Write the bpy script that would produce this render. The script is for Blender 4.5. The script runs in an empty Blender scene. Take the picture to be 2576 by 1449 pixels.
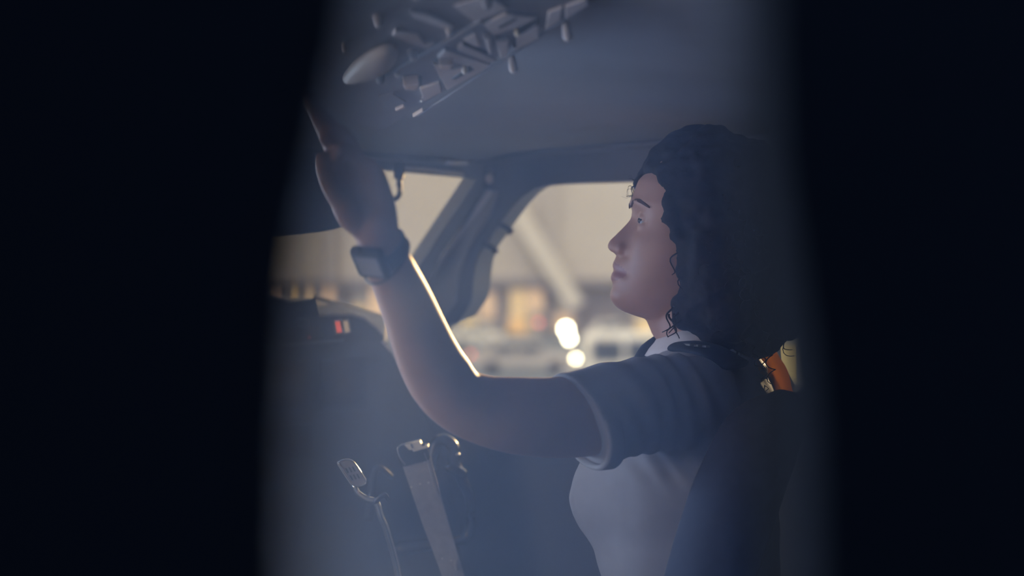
import bpy, bmesh, math, random
import numpy as np
from mathutils import Vector, Matrix, noise

random.seed(7)
scene = bpy.context.scene
C = scene.collection

# ------------------------------------------------------------------ camera
FPX, CX, CY, CAMZ = 3578.0, 1288.0, 724.5, 1.25
cam_data = bpy.data.cameras.new('camera')
cam_data.sensor_width = 36.0
cam_data.lens = FPX / 2576.0 * 36.0
cam_data.clip_start = 0.02
cam_data.clip_end = 800
cam_data.dof.use_dof = True
cam_data.dof.focus_distance = 1.75
cam_data.dof.aperture_fstop = 2.3
cam = bpy.data.objects.new('camera', cam_data)
cam.location = (0, 0, CAMZ)
cam.rotation_euler = (math.pi / 2, 0, 0)
C.objects.link(cam)
scene.camera = cam

# ------------------------------------------------------------------ view, world, sun, daylight
scene.view_settings.view_transform = 'Standard'
scene.view_settings.look = 'None'
scene.view_settings.exposure = 0.0
scene.view_settings.gamma = 1.0
scene.view_settings.use_curve_mapping = False
scene.cycles.use_denoising = True
scene.cycles.max_bounces = 6
scene.cycles.volume_bounces = 0
scene.cycles.caustics_reflective = False
scene.cycles.caustics_refractive = False
scene.cycles.sample_clamp_indirect = 4.0

world = bpy.data.worlds.new('hazy_sky')
scene.world = world
world.use_nodes = True
bg = world.node_tree.nodes['Background']
bg.inputs['Color'].default_value = (1.0, 0.94, 0.89, 1)
bg.inputs['Strength'].default_value = 2.05

sun_d = bpy.data.lights.new('sun', 'SUN')
sun_d.energy = 7.0
sun_d.angle = math.radians(1.0)
sun_d.color = (1.0, 0.73, 0.43)
sun = bpy.data.objects.new('sun', sun_d)
C.objects.link(sun)
SUNDIR = Vector((0.31, 0.93, 0.150)).normalized()      # towards the sun, low beyond the side window
sun.rotation_euler = SUNDIR.to_track_quat('Z', 'Y').to_euler()
sun.location = (2, 8, 4)

# daylight from the parts of the cockpit that lie outside the frame


def area(name, loc, aim, sx, sy, energy, col):
    d = bpy.data.lights.new(name, 'AREA')
    d.shape = 'RECTANGLE'
    d.size, d.size_y, d.energy, d.color = sx, sy, energy, col
    o = bpy.data.objects.new(name, d)
    C.objects.link(o)
    o.location = loc
    o.rotation_euler = (-Vector(aim)).to_track_quat('Z', 'Y').to_euler()
    return o


pw = area('port_windscreen_daylight', (-0.98, 1.95, 1.22), (0.60, -0.80, 0.05), 0.55, 0.42, 9.8, (0.38, 0.56, 1.0))
pw.data.spread = math.radians(110)
area('captain_side_window_daylight', (-1.62, 0.85, 1.18), (1.0, 0.35, 0.05), 1.0, 0.45, 18.0, (0.66, 0.69, 1.0))
vl = bpy.data.lights.new('vestibule_fill', 'POINT')  # added fill without a fixture, lifts the dark door edges
vl.energy = 3.0
vl.color = (0.55, 0.72, 1.0)
vl.shadow_soft_size = 0.08
vlo = bpy.data.objects.new('vestibule_fill', vl)
vlo.location = (0.55, -0.7, 1.55)
C.objects.link(vlo)


# ------------------------------------------------------------------ helpers
def P(px, py, Y):
    return Vector(((px - CX) / FPX * Y, Y, CAMZ - (py - CY) / FPX * Y))


class Plane:
    def __init__(self, a, b, c):
        self.p = a
        self.n = (b - a).cross(c - a).normalized()
        if self.n.y > 0:
            self.n = -self.n                     # faces the camera side

    def at(self, px, py, off=0.0):
        d = Vector(((px - CX) / FPX, 1.0, -(py - CY) / FPX))
        o = Vector((0, 0, CAMZ))
        t = ((self.p + self.n * off) - o).dot(self.n) / d.dot(self.n)
        return o + d * t


def principled(name, col, rough=0.6, metal=0.0, var=0.12, scale=60.0, bump=0.0, spec=0.5, emit=None, estr=0.0):
    m = bpy.data.materials.new(name)
    m.use_nodes = True
    nt = m.node_tree
    b = nt.nodes['Principled BSDF']
    tc = nt.nodes.new('ShaderNodeTexCoord')
    nz = nt.nodes.new('ShaderNodeTexNoise')
    nz.inputs['Scale'].default_value = scale
    nz.inputs['Detail'].default_value = 3
    nt.links.new(tc.outputs['Object'], nz.inputs['Vector'])
    rp = nt.nodes.new('ShaderNodeValToRGB')
    rp.color_ramp.elements[0].position = 0.3
    rp.color_ramp.elements[1].position = 0.7
    rp.color_ramp.elements[0].color = (*[c * (1 - var) for c in col], 1)
    rp.color_ramp.elements[1].color = (*[min(1, c * (1 + var)) for c in col], 1)
    nt.links.new(nz.outputs['Fac'], rp.inputs['Fac'])
    nt.links.new(rp.outputs['Color'], b.inputs['Base Color'])
    b.inputs['Roughness'].default_value = rough
    b.inputs['Metallic'].default_value = metal
    b.inputs['Specular IOR Level'].default_value = spec
    if bump:
        bp = nt.nodes.new('ShaderNodeBump')
        bp.inputs['Strength'].default_value = bump
        bp.inputs['Distance'].default_value = 0.002
        nt.links.new(nz.outputs['Fac'], bp.inputs['Height'])
        nt.links.new(bp.outputs['Normal'], b.inputs['Normal'])
    if emit:
        b.inputs['Emission Color'].default_value = (*emit, 1)
        b.inputs['Emission Strength'].default_value = estr
    return m


def glass(name, tint=(1, 1, 1), gloss=0.04):
    m = bpy.data.materials.new(name)
    m.use_nodes = True
    nt = m.node_tree
    nt.nodes.remove(nt.nodes['Principled BSDF'])
    out = nt.nodes['Material Output']
    t = nt.nodes.new('ShaderNodeBsdfTransparent')
    t.inputs['Color'].default_value = (*tint, 1)
    g = nt.nodes.new('ShaderNodeBsdfGlossy')
    g.inputs['Roughness'].default_value = 0.05
    mx = nt.nodes.new('ShaderNodeMixShader')
    mx.inputs['Fac'].default_value = gloss
    nt.links.new(t.outputs[0], mx.inputs[1])
    nt.links.new(g.outputs[0], mx.inputs[2])
    nt.links.new(mx.outputs[0], out.inputs['Surface'])
    return m


M = {}
M['lining'] = principled('ceiling_lining', (0.30, 0.31, 0.33), 0.8, var=0.05, scale=8)
M['frame'] = principled('frame_paint', (0.13, 0.145, 0.165), 0.55, var=0.08, scale=12)
M['post'] = principled('lit_facet_and_knob_grey', (0.30, 0.32, 0.335), 0.6, var=0.06, scale=12)  # on the post, lighter to stand in for light on its curve
M['rail'] = principled('metal_rail', (0.62, 0.63, 0.65), 0.4, metal=0.1, var=0.05)
M['dark'] = principled('dark_plastic', (0.025, 0.028, 0.034), 0.5, var=0.15)
M['panelface'] = principled('instrument_panel_paint', (0.06, 0.068, 0.08), 0.6, var=0.1, scale=20)
M['black'] = principled('black_paint', (0.012, 0.014, 0.018), 0.6, var=0.2, scale=20)
M['doorblack'] = principled('dark_blue_door_paint', (0.035, 0.05, 0.085), 0.9, var=0.1, scale=6, spec=0.1)
M['vestibule'] = principled('dark_vestibule_paint', (0.04, 0.05, 0.075), 0.9, var=0.1, scale=4, spec=0.1)
M['floor'] = principled('cockpit_carpet', (0.05, 0.055, 0.065), 0.95, var=0.25, scale=180, bump=0.3)
M['glare'] = principled('textured_grey_vinyl', (0.42, 0.41, 0.40), 0.75, var=0.3, scale=500, bump=0.6)
M['panelgrey'] = principled('overhead_grey_paint', (0.74, 0.69, 0.67), 0.6, var=0.06, scale=30)
M['paneldark'] = principled('overhead_dark_grey', (0.30, 0.305, 0.33), 0.6, var=0.08, scale=30)
M['ivory'] = principled('ivory_plastic', (0.88, 0.82, 0.68), 0.4, var=0.05)
M['peach'] = principled('warm_switch_cap', (0.85, 0.70, 0.60), 0.5, var=0.05)
M['lens'] = principled('frosted_lamp_lens', (0.82, 0.76, 0.72), 0.5, var=0.04, scale=15)
M['chrome'] = principled('worn_chrome', (0.75, 0.74, 0.72), 0.25, metal=1.0, var=0.05)
M['lever'] = principled('scuffed_grey_lever', (0.38, 0.36, 0.335), 0.5, var=0.15, scale=90)
M['yoke'] = principled('glossy_black_yoke', (0.02, 0.022, 0.028), 0.22, var=0.1)
M['skin'] = principled('skin', (0.50, 0.285, 0.205), 0.5, var=0.06, scale=40)
_b = M['skin'].node_tree.nodes['Principled BSDF']
_b.inputs['Subsurface Weight'].default_value = 0.25
_b.inputs['Subsurface Radius'].default_value = (1.0, 0.35, 0.18)
_b.inputs['Subsurface Scale'].default_value = 0.011
M['brow'] = principled('eyebrow_hair', (0.10, 0.055, 0.045), 0.8, var=0.2, spec=0.1)
M['lip'] = principled('lip_skin', (0.36, 0.15, 0.13), 0.4, var=0.05)
M['eye'] = principled('eye_white', (0.26, 0.235, 0.235), 0.3, var=0.02)
M['iris'] = principled('dark_iris', (0.05, 0.035, 0.03), 0.15, var=0.1)
M['hair'] = principled('dark_brown_hair', (0.014, 0.011, 0.011), 0.65, var=0.4, scale=120, bump=0.6, spec=0.12)
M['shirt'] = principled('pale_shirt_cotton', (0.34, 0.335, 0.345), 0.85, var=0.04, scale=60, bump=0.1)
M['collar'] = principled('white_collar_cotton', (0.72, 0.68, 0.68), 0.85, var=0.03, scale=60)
M['navy'] = principled('navy_cloth', (0.018, 0.022, 0.035), 0.85, var=0.15, scale=80)
M['braid'] = principled('epaulette_braid', (0.10, 0.095, 0.08), 0.6, var=0.1)
M['watch'] = principled('watch_case', (0.06, 0.07, 0.085), 0.35, var=0.1)
M['strap'] = principled('watch_strap_rubber', (0.075, 0.09, 0.11), 0.6, var=0.08)
M['screen'] = principled('dim_watch_screen', (0.50, 0.49, 0.49), 0.25, var=0.05)
M['cord'] = principled('bracelet_cord', (0.10, 0.085, 0.08), 0.6, var=0.2)
M['seat'] = principled('seat_fabric', (0.028, 0.031, 0.042), 0.9, var=0.15, scale=90, bump=0.2)
M['orange'] = principled('orange_fabric', (0.95, 0.46, 0.06), 0.8, var=0.2, scale=40)
_m = M['orange']; _nt = _m.node_tree
_t = _nt.nodes.new('ShaderNodeBsdfTranslucent'); _t.inputs['Color'].default_value = (1.0, 0.62, 0.08, 1)
_x = _nt.nodes.new('ShaderNodeMixShader'); _x.inputs['Fac'].default_value = 0.5
_nt.links.new(_nt.nodes['Principled BSDF'].outputs[0], _x.inputs[1]); _nt.links.new(_t.outputs[0], _x.inputs[2])
_nt.links.new(_x.outputs[0], _nt.nodes['Material Output'].inputs['Surface'])
M['redlit'] = principled('lit_red_caption', (0.5, 0.1, 0.07), 0.4, emit=(1.0, 0.16, 0.10), estr=0.95, scale=250, var=0.3)
M['whitelit'] = principled('lit_amber_caption', (0.5, 0.45, 0.35), 0.4, emit=(1.0, 0.80, 0.58), estr=0.42, scale=250, var=0.3)
M['dimred'] = principled('dim_red_digit', (0.3, 0.05, 0.04), 0.4, emit=(1.0, 0.12, 0.08), estr=0.14)
M['display'] = principled('unlit_display_glass', (0.035, 0.035, 0.04), 0.15, var=0.1)
M['pane'] = glass('window_glass', (0.97, 0.98, 0.97), 0.02)
# outside
M['facade'] = principled('beige_facade', (0.53, 0.50, 0.475), 0.9, var=0.04, scale=0.15)
M['facade2'] = principled('facade_column', (0.46, 0.435, 0.425), 0.9, var=0.04, scale=0.3)
M['brace'] = principled('pale_brace_paint', (0.66, 0.635, 0.61), 0.8, var=0.03, scale=0.3)
M['eave'] = principled('eave_dark_grey', (0.24, 0.225, 0.235), 0.9, var=0.08, scale=0.3)
M['litwin'] = principled('lit_window_yellow', (0.5, 0.4, 0.25), 0.5, emit=(1.0, 0.74, 0.40), estr=0.62, scale=0.6, var=0.2)
M['litwin2'] = principled('lit_window_peach', (0.5, 0.4, 0.3), 0.5, emit=(1.0, 0.68, 0.45), estr=0.60, scale=0.6, var=0.2)
M['litwin3'] = principled('lit_window_gold', (0.5, 0.4, 0.2), 0.5, emit=(1.0, 0.72, 0.25), estr=0.72, scale=0.6, var=0.2)
M['apron'] = principled('apron_concrete', (0.13, 0.15, 0.17), 0.9, var=0.15, scale=0.2)
M['carwhite'] = principled('white_car_paint', (0.80, 0.79, 0.76), 0.35, var=0.03, scale=1)
M['cargrey'] = principled('grey_car_paint', (0.45, 0.43, 0.43), 0.4, var=0.05, scale=1)
M['cardark'] = principled('dark_vehicle_glass', (0.06, 0.075, 0.10), 0.2, var=0.1, scale=1)
M['tyre'] = principled('tyre_rubber', (0.04, 0.04, 0.045), 0.9)
M['lamp'] = principled('glint_glow', (1, 1, 0.9), 0.3, emit=(1.0, 0.97, 0.80), estr=30.0)  # glow standing in for sun glints, not headlamps
M['glint2'] = principled('small_glint_glow', (1, 1, 0.9), 0.3, emit=(1.0, 0.92, 0.70), estr=30.0)  # smaller glow, likewise added for a sun glint
M['tail'] = principled('red_lamp_on', (0.8, 0.1, 0.1), 0.3, emit=(1.0, 0.20, 0.14), estr=4.0)
M['corrugated'] = principled('grey_green_cladding', (0.42, 0.45, 0.43), 0.7, var=0.05, scale=0.5)


def tag(o, label=None, cat=None, group=None, kind=None):
    if label: o['label'] = label
    if cat: o['category'] = cat
    if group: o['group'] = group
    if kind: o['kind'] = kind
    return o


def empty(name, loc, label=None, cat=None, group=None):
    o = bpy.data.objects.new(name, None)
    o.location = loc
    o.empty_display_size = 0.05
    C.objects.link(o)
    tag(o, label, cat, group)
    return o


def link(name, bm, mat, parent=None, smooth=False):
    bmesh.ops.recalc_face_normals(bm, faces=bm.faces)
    me = bpy.data.meshes.new(name)
    bm.to_mesh(me)
    bm.free()
    if isinstance(mat, str):
        mat = M[mat]
    me.materials.append(mat)
    if smooth:
        me.polygons.foreach_set('use_smooth', [True] * len(me.polygons))
    o = bpy.data.objects.new(name, me)
    C.objects.link(o)
    if parent is not None:
        o.parent = parent
        o.matrix_parent_inverse = Matrix.Translation(-parent.location) if parent.type == 'EMPTY' and parent.parent is None else Matrix.Identity(4)
    return o


def bevel_all(bm, w, seg=2, ang=0.5):
    es = [e for e in bm.edges if len(e.link_faces) == 2 and e.calc_face_angle(0) > ang]
    if es:
        bmesh.ops.bevel(bm, geom=es, offset=w, segments=seg, profile=0.5, affect='EDGES', clamp_overlap=True)


def prism(pts, vec, bev=0.0, bm=None, seg=2):
    """Extruded polygon: pts in order, thickness along vec."""
    own = bm is None
    b2 = bmesh.new()
    vs = [b2.verts.new(p) for p in pts]
    ws = [b2.verts.new(Vector(p) + vec) for p in pts]
    b2.faces.new(vs)
    b2.faces.new(list(reversed(ws)))
    n = len(vs)
    for i in range(n):
        b2.faces.new((vs[i], vs[(i + 1) % n], ws[(i + 1) % n], ws[i]))
    bmesh.ops.recalc_face_normals(b2, faces=b2.faces)
    if bev:
        bevel_all(b2, bev, seg)
    if own:
        return b2
    me = bpy.data.meshes.new('tmp')
    b2.to_mesh(me); b2.free()
    bm.from_mesh(me)
    bpy.data.meshes.remove(me)
    return bm


def holed(outer, holes, vec):
    """Flat plate with openings, given a thickness."""
    b = bmesh.new()
    edges = []
    for loop in [outer] + holes:
        vs = [b.verts.new(p) for p in loop]
        edges += [b.edges.new((vs[i], vs[(i + 1) % len(vs)])) for i in range(len(vs))]
    bmesh.ops.triangle_fill(b, use_beauty=True, use_dissolve=False, edges=edges)
    r = bmesh.ops.extrude_face_region(b, geom=list(b.faces))
    bmesh.ops.translate(b, verts=[v for v in r['geom'] if isinstance(v, bmesh.types.BMVert)], vec=vec)
    bmesh.ops.recalc_face_normals(b, faces=b.faces)
    return b


def box(cx, cy, cz, sx, sy, sz, bev=0.0, rot=None, bm=None, seg=2):
    b2 = bmesh.new()
    bmesh.ops.create_cube(b2, size=1.0)
    bmesh.ops.scale(b2, verts=b2.verts, vec=(sx, sy, sz))
    if bev:
        bmesh.ops.bevel(b2, geom=list(b2.edges), offset=bev, segments=seg, profile=0.5, affect='EDGES', clamp_overlap=True)
    if rot is not None:
        bmesh.ops.transform(b2, matrix=rot.to_4x4(), verts=b2.verts)
    bmesh.ops.translate(b2, verts=b2.verts, vec=(cx, cy, cz))
    if bm is None:
        return b2
    me = bpy.data.meshes.new('tmp')
    b2.to_mesh(me); b2.free()
    bm.from_mesh(me)
    bpy.data.meshes.remove(me)
    return bm


def loft(rings, bm=None, cap=True):
    if bm is None:
        bm = bmesh.new()
    rr = [[bm.verts.new(p) for p in r] for r in rings]
    n = len(rr[0])
    for a, b in zip(rr[:-1], rr[1:]):
        for i in range(n):
            bm.faces.new((a[i], a[(i + 1) % n], b[(i + 1) % n], b[i]))
    if cap:
        bm.faces.new(list(reversed(rr[0])))
        bm.faces.new(rr[-1])
    return bm


def catmull(pts, rad, sub=6):
    """Smooth a path of points with radii (floats or pairs)."""
    P_, R_ = [], []
    rad = [np.array(r if hasattr(r, '__len__') else (r, r), float) for r in rad]
    pts = [np.array(p, float) for p in pts]
    n = len(pts)
    for i in range(n - 1):
        p0, p1, p2, p3 = pts[max(i - 1, 0)], pts[i], pts[i + 1], pts[min(i + 2, n - 1)]
        for k in range(sub):
            t = k / sub
            P_.append(0.5 * (2 * p1 + (p2 - p0) * t + (2 * p0 - 5 * p1 + 4 * p2 - p3) * t * t + (-p0 + 3 * p1 - 3 * p2 + p3) * t ** 3))
            R_.append(rad[i] * (1 - t) + rad[i + 1] * t)
    P_.append(pts[-1]); R_.append(rad[-1])
    return P_, R_


def tube(pts, rad, seg=16, up=(0, 0, 1), bm=None, sub=6, round_ends=True, smooth_path=True):
    if smooth_path and len(pts) > 2:
        P_, R_ = catmull(pts, rad, sub)
    else:
        P_ = [np.array(p, float) for p in pts]
        R_ = [np.array(r if hasattr(r, '__len__') else (r, r), float) for r in rad]
    if round_ends:
        def ends(p, q, r):
            d = p - q
            d /= (np.linalg.norm(d) + 1e-9)
            m = float(min(r))
            return [(p + d * m * math.sin(a), r * math.cos(a)) for a in (0.5, 0.95, 1.3)]
        a = ends(P_[0], P_[1], R_[0])[::-1]
        b = ends(P_[-1], P_[-2], R_[-1])
        P_ = [x[0] for x in a] + P_ + [x[0] for x in b]
        R_ = [x[1] for x in a] + R_ + [x[1] for x in b]
    up = Vector(up)
    rings = []
    for i, p in enumerate(P_):
        t = Vector(P_[min(i + 1, len(P_) - 1)] - P_[max(i - 1, 0)]).normalized()
        s = t.cross(up)
        if s.length < 1e-4:
            s = t.orthogonal()
        s.normalize()
        u = s.cross(t).normalized()
        rings.append([Vector(p) + s * (R_[i][0] * math.cos(2 * math.pi * k / seg)) + u * (R_[i][1] * math.sin(2 * math.pi * k / seg)) for k in range(seg)])
    return loft(rings, bm)


def ellipsoid(c, r, bm=None, rot=None, seg=20):
    b2 = bmesh.new()
    bmesh.ops.create_uvsphere(b2, u_segments=seg, v_segments=max(8, seg // 2), radius=1.0)
    bmesh.ops.scale(b2, verts=b2.verts, vec=r if hasattr(r, '__len__') else (r, r, r))
    if rot is not None:
        bmesh.ops.transform(b2, matrix=rot.to_4x4(), verts=b2.verts)
    bmesh.ops.translate(b2, verts=b2.verts, vec=c)
    if bm is None:
        return b2
    me = bpy.data.meshes.new('tmp')
    b2.to_mesh(me); b2.free()
    bm.from_mesh(me)
    bpy.data.meshes.remove(me)
    return bm


def remesh(bm, voxel, smooth_it=4, factor=0.5):
    """Fuse overlapping closed pieces into one continuous skin; returns a bmesh."""
    bmesh.ops.recalc_face_normals(bm, faces=bm.faces)
    me = bpy.data.meshes.new('tmp')
    bm.to_mesh(me); bm.free()
    o = bpy.data.objects.new('tmp', me)
    C.objects.link(o)
    md = o.modifiers.new('r', 'REMESH')
    md.mode = 'VOXEL'
    md.voxel_size = voxel
    if smooth_it:
        sm = o.modifiers.new('s', 'SMOOTH')
        sm.factor = factor
        sm.iterations = smooth_it
    dg = bpy.context.evaluated_depsgraph_get()
    me2 = bpy.data.meshes.new_from_object(o.evaluated_get(dg))
    out = bmesh.new()
    out.from_mesh(me2)
    bpy.data.objects.remove(o)
    bpy.data.meshes.remove(me)
    bpy.data.meshes.remove(me2)
    return out


def px_poly(plane, pts, off=0.0):
    return [plane.at(x, y, off) for x, y in pts]


def smooth_closed(pts, sub=4):
    n = len(pts)
    out = []
    for i in range(n):
        p0, p1, p2, p3 = [np.array(pts[(i + k) % n], float) for k in (-1, 0, 1, 2)]
        for k in range(sub):
            t = k / sub
            out.append(tuple(0.5 * (2 * p1 + (p2 - p0) * t + (2 * p0 - 5 * p1 + 4 * p2 - p3) * t * t + (-p0 + 3 * p1 - 3 * p2 + p3) * t ** 3)))
    return out


# aircraft directions (seen from the doorway, looking ahead and to starboard)
FWD = Vector((-0.574, 0.819, 0))
PORT = Vector((-0.819, -0.574, 0))
UP = Vector((0, 0, 1))

# ------------------------------------------------------------------ shell: vestibule and cockpit
FZ = 0.15
YD = 0.18                                                # plane of the doorway


def struct(name, bm, mat, label=None, smooth=False):
    o = link(name, bm, mat, None, smooth)
    tag(o, label, None, None, 'structure')
    return o


struct('floor', box(-0.2, 1.1, FZ - 0.02, 4.0, 4.2, 0.04), 'floor', 'dark carpeted cockpit floor')
# vestibule behind the camera
struct('wall_back', box(-0.2, -0.95, 0.9, 4.0, 0.05, 1.6), 'vestibule', 'dark wall of the vestibule behind the doorway')
# door edge on the left of the view, frame on the right
left_edge = [(888, -60), (852, 120), (806, 300), (768, 480), (742, 640), (724, 820), (712, 1000), (702, 1250), (694, 1520)]
le = [P(x, y, YD) for x, y in left_edge]
pts = [Vector((-1.72, YD, 1.68)), Vector((le[0].x + 0.02, YD, 1.68))] + le + [Vector((le[-1].x, YD, FZ)), Vector((-1.72, YD, FZ))]
struct('door_1', prism(pts, Vector((0, 0.035, 0))), 'doorblack', 'dark blurred door edge close to the lens, leaning on the left')
YR = 0.28
right_edge = [(1905, -60), (1920, 400), (1965, 700), (1995, 900), (2010, 1050), (2020, 1520)]
re_ = [P(x, y, YR) for x, y in right_edge]
pts = [Vector((1.42, YR, 1.68)), Vector((re_[0].x, YR, 1.68))] + re_ + [Vector((re_[-1].x, YR, FZ)), Vector((1.42, YR, FZ))]
struct('trim_1', prism(pts, Vector((0, 0.035, 0))), 'doorblack', 'dark blurred door frame close to the lens on the right')
struct('wall_rear', box(1.45, 0.2, 0.9, 0.05, 2.6, 1.6), 'vestibule', 'dark side wall of the vestibule')
struct('trim_6', box(-0.2, 0.82, 1.72, 4.0, 3.7, 0.06), 'vestibule', 'dark roof skin above the ceiling lining')
struct('wall_left', box(-1.75, 1.1, 0.95, 0.05, 4.2, 1.7), 'vestibule', 'dark port side wall of the cockpit')

# planes of the side wall and of the windscreen
SIDE = Plane(P(1200, 724, 2.57), P(1630, 724, 2.33), P(1400, 450, 2.40))
FRONT = Plane(P(1183, 724, 2.60), P(700, 724, 2.46), P(1000, 430, 2.40))

# ceiling: a lining that sweeps from over the camera to the window header
seam_px = [(200, 352), (600, 372), (860, 380), (1000, 392), (1150, 404), (1270, 396), (1400, 376), (1700, 352), (2100, 330), (2700, 300)]
seam = []
for x, y in seam_px:
    pl = FRONT if x < 1180 else SIDE
    seam.append(pl.at(x, y, 0.045 if x < 1100 or x > 1300 else 0.03))
seam = [Vector(p) for p in catmull(seam, [1] * len(seam), 5)[0]]
prof = [(1.0, 0.0), (0.93, 0.05), (0.85, 0.08), (0.75, 0.10), (0.55, 0.125), (0.35, 0.14), (0.15, 0.15), (0.0, 0.15)]
b = bmesh.new()
grid = []
for p in seam:
    q = Vector((p.x * 0.9 - 0.05, -1.0, 1.545))
    row = []
    for t, h in prof:
        v = q.lerp(p, t)
        row.append(b.verts.new((v.x, v.y, p.z + (1.47 + h - p.z) * (1 - t) ** 0.5 if t < 1 else p.z)))
    grid.append(row)
for a, c in zip(grid[:-1], grid[1:]):
    for i in range(len(prof) - 1):
        b.faces.new((a[i], a[i + 1], c[i + 1], c[i]))
r = bmesh.ops.extrude_face_region(b, geom=list(b.faces))
bmesh.ops.translate(b, verts=[v for v in r['geom'] if isinstance(v, bmesh.types.BMVert)], vec=(0, 0, 0.06))
struct('ceiling', b, 'lining', 'smooth blue-grey ceiling lining above the side windows', True)

# side wall with two openings
win2 = [(1850, 447), (1600, 455), (1450, 459), (1385, 464), (1345, 475), (1312, 497), (1285, 526), (1255, 567), (1226, 609), (1206, 637), (1196, 670),
        (1191, 705), (1189, 740), (1184, 762), (1168, 789), (1152, 811), (1132, 819), (1112, 822), (1085, 850), (1075, 900), (1085, 985), (1200, 1010), (1500, 1015), (1840, 1010), (1872, 900), (1875, 600)]
win3 = [(1905, 560), (1960, 552), (1985, 600), (2000, 700), (2030, 845), (2062, 925), (2046, 952), (2010, 985), (1965, 990), (1930, 925)]
outer = [(1183, -50), (1183, 450), (1140, 517), (1100, 578), (1055, 646), (1055, 655), (1046, 666), (1003, 735), (985, 800), (985, 860), (1000, 950), (1040, 1100), (1060, 2400), (1500, 2450), (2800, 2800), (5200, 3700), (5200, -620), (2800, -250), (1700, -80)]
thick = -SIDE.n * 0.05
side = struct('wall_right', holed(px_poly(SIDE, outer), [px_poly(SIDE, win2), px_poly(SIDE, win3)], thick), 'frame', 'blue-grey side wall and window post of the cockpit')
# windscreen wall
win1 = [(420, 402), (700, 412), (960, 429), (1120, 443), (1200, 451), (1140, 540), (1060, 660), (1003, 760), (990, 860), (1000, 960), (700, 960), (420, 960)]
outer1 = [(150, -30), (1215, -60), (1215, 480), (1110, 640), (1060, 760), (1050, 900), (1060, 1000), (1100, 2350), (150, 2350)]
struct('wall_front', holed(px_poly(FRONT, outer1), [px_poly(FRONT, win1)], -FRONT.n * 0.04), 'frame', 'dark windscreen surround ahead of the pilot')

fl = FRONT.at(170, 724)
struct('wall_port', prism([Vector((fl.x, fl.y - .05, FZ)), Vector((fl.x, fl.y - .05, 1.74)), Vector((-1.75, 1.75, 1.74)), Vector((-1.75, 1.75, FZ))], Vector((0, .05, 0))), 'vestibule', 'dark wall at the port side of the windscreen')
w1 = struct('window_1', prism(px_poly(FRONT, [(400, 390), (1205, 440), (1060, 690), (1000, 970), (400, 970)], -0.015), -FRONT.n * 0.004), 'pane', 'clear windscreen pane ahead of the raised arm')
w2 = struct('window_2', prism(px_poly(SIDE, [(x, y) for x, y in [(1860, 440), (1340, 462), (1180, 640), (1170, 760), (1120, 812), (1070, 860), (1080, 1000), (1860, 1020)]], -0.022), -SIDE.n * 0.004), 'pane', 'clear side window pane in front of the face')
w3 = struct('window_3', prism(px_poly(SIDE, [(1898, 545), (1990, 545), (2068, 925), (2015, 998), (1898, 1000)], -0.022), -SIDE.n * 0.004), 'pane', 'small aft window pane behind the shoulder')

# raised trims on the post and the header
t = struct('trim_2', prism(px_poly(SIDE, [(1196, 470), (1262, 478), (1240, 540), (1188, 620), (1160, 690), (1152, 760), (1118, 806), (1086, 782), (1060, 718), (1090, 668), (1150, 580)], 0.0), SIDE.n * 0.012, 0.006, seg=3), 'post', 'panel on the slanting window post, its lit facet put into lighter grey', True)  # lighter colour stands in for light on the rounded post
for k, (a, c, w) in enumerate([((1238, 478), (1062, 728), 7), ((1204, 476), (1050, 690), 5)]):
    d = Vector((c[0] - a[0], c[1] - a[1])).normalized()
    nx, ny = -d.y * w, d.x * w
    o = link('post_rail', prism(px_poly(SIDE, [(a[0] + nx, a[1] + ny), (c[0] + nx, c[1] + ny), (c[0] - nx, c[1] - ny), (a[0] - nx, a[1] - ny)], 0.011), SIDE.n * 0.008, 0.003), 'rail' if k == 0 else 'frame', t)
# header ledge above the windscreen
hd = [(700, 372), (900, 388), (1000, 396), (1110, 405), (1190, 409), (1260, 402)]
def header_bar(name, pts, r, off, mat, label, n):
    q = [(FRONT.at(x, y, off) if x < 1180 else SIDE.at(x, y, off)) for x, y in pts]
    return struct(name, tube(q, [r] * len(q), 10), mat, label, True)
header_bar('trim_3', [(640, 372), (860, 384), (1000, 395), (1110, 404), (1190, 407), (1270, 398), (1400, 381), (1700, 357), (2100, 336)], 0.006, 0.05, 'frame', 'thin dark seam bead along the edge of the ceiling lining', 3)
header_bar('trim_4', [(905, 392), (960, 396), (1080, 405), (1150, 409), (1180, 409)], (0.004), 0.045, 'rail', 'bar on the windscreen ledge, its highlight put into pale colour', 4)  # pale bar stands in for the highlight along the ledge
header_bar('trim_5', [(1020, 422), (1080, 427), (1150, 436), (1180, 441)], (0.0035), 0.012, 'rail', 'thin pale strip along the windscreen top edge', 5)
# window edge beads (rubber seal)
q = [SIDE.at(x, y, -0.02) for x, y in win2[1:17]]
link('seal', tube(q, [0.0028] * len(q), 8), 'ivory', w2, True)

# ------------------------------------------------------------------ small fittings on the frame
# grab hook hanging from the header
hk = empty('coat_hook', FRONT.at(1002, 432, 0.02), 'dark curved hook hanging from the windscreen header by the wrist', 'hook')
Yh = FRONT.at(1002, 440, 0.03).y
link('bracket', prism([P(989, 405, Yh), P(1016, 405, Yh), P(1014, 451, Yh), P(989, 449, Yh)], Vector((0, 0.018, 0)), 0.003), 'dark', hk)
link('hook_bar', tube([P(1003, 446, Yh + .008), P(1005, 465, Yh + .008), P(1005, 485, Yh + .008), P(999, 497, Yh + .008), P(988, 502, Yh + .008), P(978, 500, Yh + .008)], [0.0046] * 6, 12), 'dark', hk, True)
link('glint_plate', prism([P(997, 452, Yh - .001), P(1003, 452, Yh - .001), P(1000, 464, Yh - .001), P(996, 470, Yh - .001)], Vector((0, 0.002, 0))), 'chrome', hk)
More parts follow.
